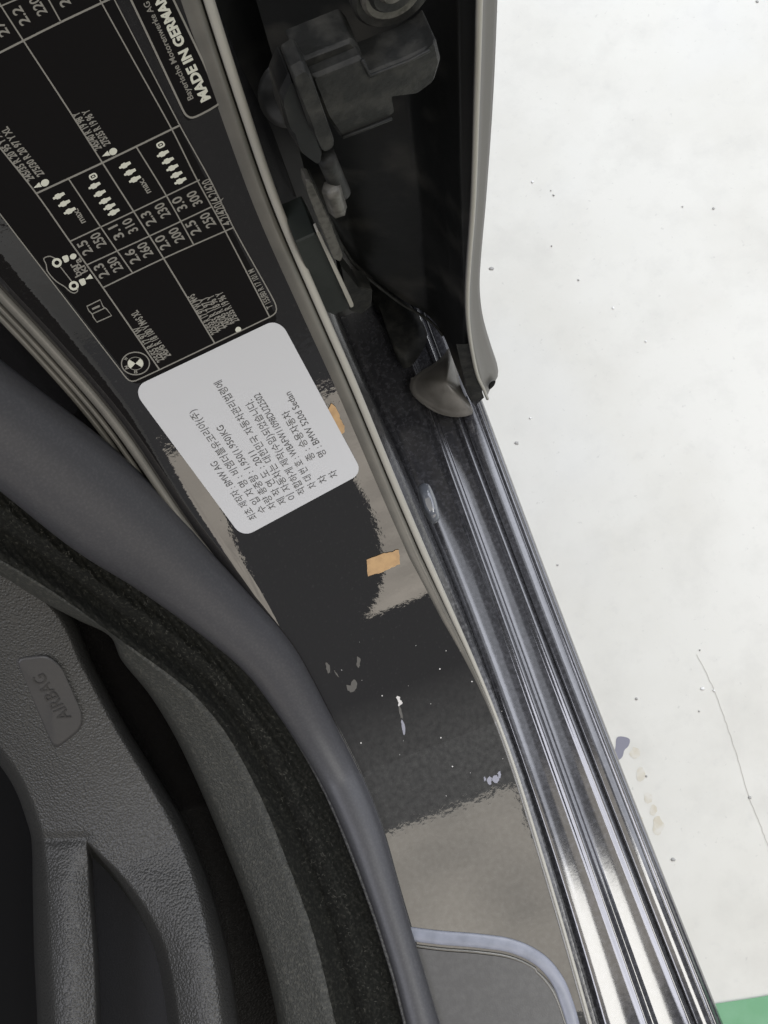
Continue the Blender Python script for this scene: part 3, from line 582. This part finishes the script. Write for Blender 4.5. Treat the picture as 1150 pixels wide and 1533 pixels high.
# airbag lettering (raised strokes)
v, f = glyphs('AIRBAG', .0)
p0, p1 = np.array((98, 1078.)), np.array((56, 1012.)); x0, x1 = v[:, 0].min(), v[:, 0].max()
qq = p0 + ((v[:, 0] - x0) / (x1 - x0))[:, None] * (p1 - p0) + ((v[:, 1] - CAPH / 2) / CAPH)[:, None] * (np.array((-.93, .37)) * 19)
P = onS(qq[:, 0], qq[:, 1], -.0108); P2 = onS(qq[:, 0], qq[:, 1], -.0119)
ff = flip_to_cam(P, f)
edges = {}
for fc in ff:
    for i in range(len(fc)): 
        e = (fc[i], fc[(i + 1) % len(fc)]); edges[e] = 1
side = [(e[1], e[0], e[0] + len(P), e[1] + len(P)) for e in edges if (e[1], e[0]) not in edges]
obj('lettering', np.vstack([P, P2]), ff + side, mat('embossed_letter_plastic', (.028, .027, .026), .4), tg, False)
bpy.data.objects.remove(_fo); bpy.data.curves.remove(_fc)
# ------------------------------------------------------------------ flat tan patches, paint damage
def ragged_patch(name, poly, label, jag=1.2):
    P = np.asarray(poly, float); out = []
    for i in range(len(P)):
        a, b = P[i], P[(i + 1) % len(P)]; m_ = max(2, int(np.linalg.norm(b - a) / 4))
        for t in np.linspace(0, 1, m_, endpoint=False): out.append(a + (b - a) * t + rng.normal(0, jag * .5, 2) * (t > 0))
    r = np.array(out); return tag(pillow(name, onS(r[:, 0], r[:, 1], .0004), M['tan'], None, h=.00003, rings=2, side=.0003, smooth=False), label, 'tape')
ragged_patch('tan_patch', [(549, 838), (570, 830), (597, 823), (599, 845), (580, 853), (551, 863)], 'ragged tan rectangle on the bare pillar paint below the white label')
ragged_patch('tan_patch', [(496, 604), (503, 610), (516, 638), (516, 647), (506, 652), (488, 622)], 'slim tan sliver beside the edge of the white label')
def mark(name, pts, m_, nn=24, jag=.5, off=.0003):
    r = closed_spline(pts, nn) + rng.normal(0, jag, (nn, 2)); P = onS(r[:, 0], r[:, 1], off); c = P.mean(0); V = np.vstack([P, [c]])
    return obj(name, V, flip_to_cam(V, [(j, (j + 1) % nn, nn) for j in range(nn)]), m_, body, False)
mark('paint_chip', [(594, 1043), (599, 1043), (600, 1049), (603, 1051), (601, 1055), (597, 1057), (596, 1050)], M['chip'], 24, .7)
mark('paint_scrape', [(601, 1077), (605, 1083), (607, 1094), (605, 1101), (602, 1090)], M['chip_blue'], 20, .2)
mark('paint_scrape', [(597, 1057), (601, 1063), (603, 1076), (600, 1074)], M['smudge'], 14, .2)
mark('dried_smudge', [(519, 1024), (524, 1028), (528, 1018), (533, 1018), (534, 1030), (529, 1036), (522, 1034)], M['smudge'], 24, .8)
mark('dried_smudge', [(536, 983), (540, 986), (537, 1000), (534, 996)], M['smudge'], 16, .5)
mark('dried_smudge', [(488, 992), (494, 998), (492, 1008), (489, 1002)], M['smudge'], 16, .5)
mark('dried_smudge', [(500, 1003), (503, 1006), (508, 1014), (504, 1011)], M['smudge'], 12, .3)
for (x, y, rx, ry) in [(742, 1166, 5, 6), (733, 1169, 3, 7), (748, 1160, 2, 6), (726, 1166, 2, 4)]:
    t = np.linspace(0, 2 * math.pi, 9, endpoint=False); mark('paint_chip', np.stack([x + rx * np.cos(t), y + ry * np.sin(t)], 1), M['chip_blue'], 16, .6)
for k in range(24):
    x = rng.uniform(480, 760); y = rng.uniform(960, 1230)
    if x < 470 + (y - 960) * .42: continue
    r = rng.choice([.4, .5, .6, .8, 1.2]); t = np.linspace(0, 2 * math.pi, 6, endpoint=False); mark('dust_speck', np.stack([x + r * np.cos(t), y + r * np.sin(t)], 1), M['chip'], 6, .1)
# sill buffer
buf = closed_spline([(627, 728), (640, 724), (650, 740), (657, 765), (658, 778), (648, 784), (636, 770), (628, 748)], 40)
def on_wall(px, py, off=0): return onz(px, py, np.interp(py, [700, 800], [.055, .045]) + off)
bw = pillow('sill_plug', on_wall(buf[:, 0], buf[:, 1], .0), mat('clear_glossy_plastic', (.13, .14, .16), .06, 0, 1.9), None, h=.006, rings=6, edge=.6, side=.004)
tag(bw, 'small glossy oval plastic plug set in the dusty channel beside the pillar', 'plug')
# ------------------------------------------------------------------ rear door
door = thing('rear_door', 'opened rear door end with black inner face and grey hemmed outer skin', 'car door')
DY = .202
def dpt(px, py, y=DY): return ony(px, py, y)
hl = spline([(717, -60), (716, 0), (712, 150), (707, 300), (700, 400), (698, 440), (699, 480), (704, 520), (713, 562), (722, 582), (728, 597)], 80)
hr = spline([(750, -60), (749, 0), (742, 150), (731, 300), (722, 400), (721, 440), (726, 480), (737, 520), (748, 555), (747, 568), (738, 580)], 80)
rows = []
for w, dy in [(0, .002), (.06, .0), (.14, -.0006), (.24, .0004), (.5, .0010), (.8, .0013), (.97, .0016), (1, .003)]:
    q = hl * (1 - w) + hr * w; rows.append(ony(q[:, 0], q[:, 1], DY) + np.array([0, dy, 0]))
rows.append(rows[-1] + np.array([-.004, .05, 0])); rows.append(rows[-1] + np.array([-.0, .35, 0]))
skin = loft('outer_skin', np.stack(rows, 1), M['hem'], door)
tube('hem_edge', ony(hl[:, 0] + 2, hl[:, 1], DY - .0008), .0011, M['bead'], door, 8)
ho = closed_spline([(731, 578), (736, 571), (742, 570), (740, 577), (733, 583)], 16)
pillow('drain_hole', ony(ho[:, 0], ho[:, 1], DY - .001), M['void'], skin, h=.0003, rings=2, side=.0003)
# inner face: vertical columns in plan, bottom edge as photographed
bot = spline([(470, 300), (505, 355), (530, 393), (560, 420), (600, 450), (640, 474), (662, 500), (680, 540), (697, 585), (711, 608), (722, 594)], 90)
yb = np.interp(np.linspace(0, 1, 90), [0, .3, .6, .75, .88, 1], [.262, .255, .240, .222, .208, DY + .002])
bp = ony(bot[:, 0], bot[:, 1], yb)
cols = []
_h3 = ony(hl[:, 0], hl[:, 1], DY); _ho = np.argsort(_h3[:, 2]); hemx = lambda z: np.interp(z, _h3[_ho, 2], _h3[_ho, 0])
for p in bp:
    cl = lambda q: np.array([min(q[0], hemx(q[2]) + .002), q[1], q[2]])
    cols.append([cl(u_) for u_ in [p + np.array([0, .012, .0]), p + np.array([0, .002, -.0]), p + np.array([0, -.0006, .004])] + [np.array([p[0], p[1] + .003 * math.sin(z * 30), p[2] + (0.75 - p[2]) * w]) for w, z in [(.03, .03), (.1, .1), (.2, .2), (.35, .3), (.5, .5), (.75, .7), (1, 1)]]])
loft('inner_face', np.array(cols), M['black'], door)
tube('lower_flange', ony(bot[8:60, 0] + 3, bot[8:60, 1] + 6, yb[8:60] - .002), .0009, M['iron'], door, 8)
# front return strip next to the hem
ri = spline([(683, 515), (690, 545), (700, 580), (711, 608)], 24); ro = spline([(703, 515), (710, 545), (718, 575), (725, 595)], 24)
loft('return_flange', np.stack([ony((ri * (1 - w) + ro * w)[:, 0], (ri * (1 - w) + ro * w)[:, 1], DY + .004 - .003 * w) for w in np.linspace(0, 1, 5)], 1), M['iron'], door)
# rubber corner boot on the sill
bo = closed_spline([(672, 521), (677, 522), (684, 552), (692, 585), (704, 605), (708, 618), (690, 624), (662, 619), (645, 610), (630, 601), (617, 588), (616, 570), (630, 556), (648, 545), (664, 532)], 70)
bc = onz(664, 582, .03)
boot = tag(pillow('corner_boot', onz(bo[:, 0], bo[:, 1], .004), M['boot'], None, h=.014, rings=10, edge=.95, side=.012, centre=onz(np.array(668.), np.array(572.), .012)), 'soft grey rubber corner boot wedged on the sill under the rear door', 'rubber boot')
bl_ = spline([(618, 566), (616, 580), (622, 592), (640, 607), (658, 617), (684, 622), (706, 618)], 40)
tube('boot_lip', onz(bl_[:, 0], bl_[:, 1], .005), .0012, M['boot'], boot, 8)
# ------------------------------------------------------------------ hinge
hinge = door
def H4(x, y): return (360 + x / 2.738, y / 2.738)
def pl(name, pts, y, depth, m_, bev=.0012, r=4):
    q = rounded(pts, r); P = ony(q[:, 0], q[:, 1], y); return plate(name, P, None, (0, depth, 0), m_, hinge, bev)
hinge = pl('hinge_bracket', [H4(*q) for q in [(290, 320), (495, 235), (525, 305), (690, 240), (770, 200), (805, 165), (825, 250), (800, 335), (735, 385), (620, 405), (632, 470), (600, 490), (415, 570), (350, 480)]], .190, .012, M['iron'])
pl('upper_leaf', [H4(*q) for q in [(235, 255), (460, 165), (490, 200), (505, 240), (270, 335)]], .194, .012, M['iron'])
def rod(name, a, b, y, r, m_, seg=20):
    pa, pb = ony(np.array(a[0]), np.array(a[1]), y), ony(np.array(b[0]), np.array(b[1]), y); return tube(name, np.linspace(pa, pb, 8), r, m_, hinge, seg)
pl('knuckle', [H4(*q) for q in [(208, 300), (262, 268), (300, 330), (395, 600), (380, 625), (345, 640), (300, 560)]], .186, .010, M['iron'], .0022, 6)
pl('knuckle_side', [H4(*q) for q in [(165, 400), (208, 310), (345, 640), (330, 690), (250, 640), (190, 530)]], .192, .012, M['black'], .002, 8)
rod('pin', H4(350, 640), H4(415, 790), .196, .0034, M['iron'])
tube('rib', ony(*np.array([H4(*q) for q in [(500, 245), (530, 312), (690, 250), (775, 205)]]).T, .1895), .0006, M['iron'], hinge, 8)
tube('rib', ony(*np.array([H4(*q) for q in [(420, 562), (520, 525), (620, 485)]]).T, .1895), .0006, M['iron'], hinge, 8)
rod('nut', H4(372, 770), H4(400, 860), .193, .0036, M['greybar'], 6)
for r, yy, m_ in [(.0125, .200, 'iron'), (.0095, .197, 'greybar'), (.0070, .194, 'iron'), (.004, .191, 'greybar')]:
    c = ony(590, -8, yy); t = np.linspace(0, 2 * math.pi, 28, endpoint=False); plate('washer', np.stack([c[0] + r * np.cos(t), np.full(28, c[1]), c[2] + r * np.sin(t)], 1), None, (0, .005, 0), M[m_], hinge, .001)
t = np.linspace(0, 2 * math.pi, 28, endpoint=False); pillow('hinge_base', ony(432 + 46 * np.cos(t), 140 + 52 * np.sin(t), .215), M['black'], hinge, h=.01, rings=5, edge=.8, side=.01)
chk = thing('check_arm', 'worn grey metal door check arm beside a dark green striker block', 'check arm')
def pl2(name, pts, y, depth, m_, par, bev=.0008, r=3):
    q = rounded(pts, r); return plate(name, ony(q[:, 0], q[:, 1], y), None, (0, depth, 0), m_, par, bev)
def B5(x, y): return (440 + x / 5.75, 250 + y / 5.75)
pl2('arm_bar', [B5(*q) for q in [(100, 120), (150, 120), (300, 440), (425, 760), (405, 820), (345, 795), (210, 470), (110, 200)]], .214, .006, M['greybar'], chk)
pl2('arm_backing', [B5(*q) for q in [(160, 110), (200, 190), (330, 470), (430, 700), (440, 800), (405, 770), (260, 420)]], .220, .006, M['iron'], chk)
stk = thing('striker_block', 'dark green-black block with a bright worn edge against the pillar lip', 'striker block')
M['green_black'] = mat('green_black_plastic', (.012, .016, .013), .5, 0, 1.5, bump=(300, .2, .0005, 'n'))
pl2('block', [B5(*q) for q in [(10, 650), (190, 570), (235, 650), (490, 1215), (350, 1275), (270, 1250)]], .222, .02, M['green_black'], stk)
pl2('worn_edge', [B5(*q) for q in [(190, 560), (215, 545), (515, 1180), (515, 1205), (490, 1215)]], .219, .004, M['bead'], stk, .0005, 2)
pl2('rear_sleeve', [B5(*q) for q in [(400, 840), (560, 1040), (680, 1060), (670, 1200), (580, 1270), (480, 1240)]], .238, .012, M['iron'], stk)
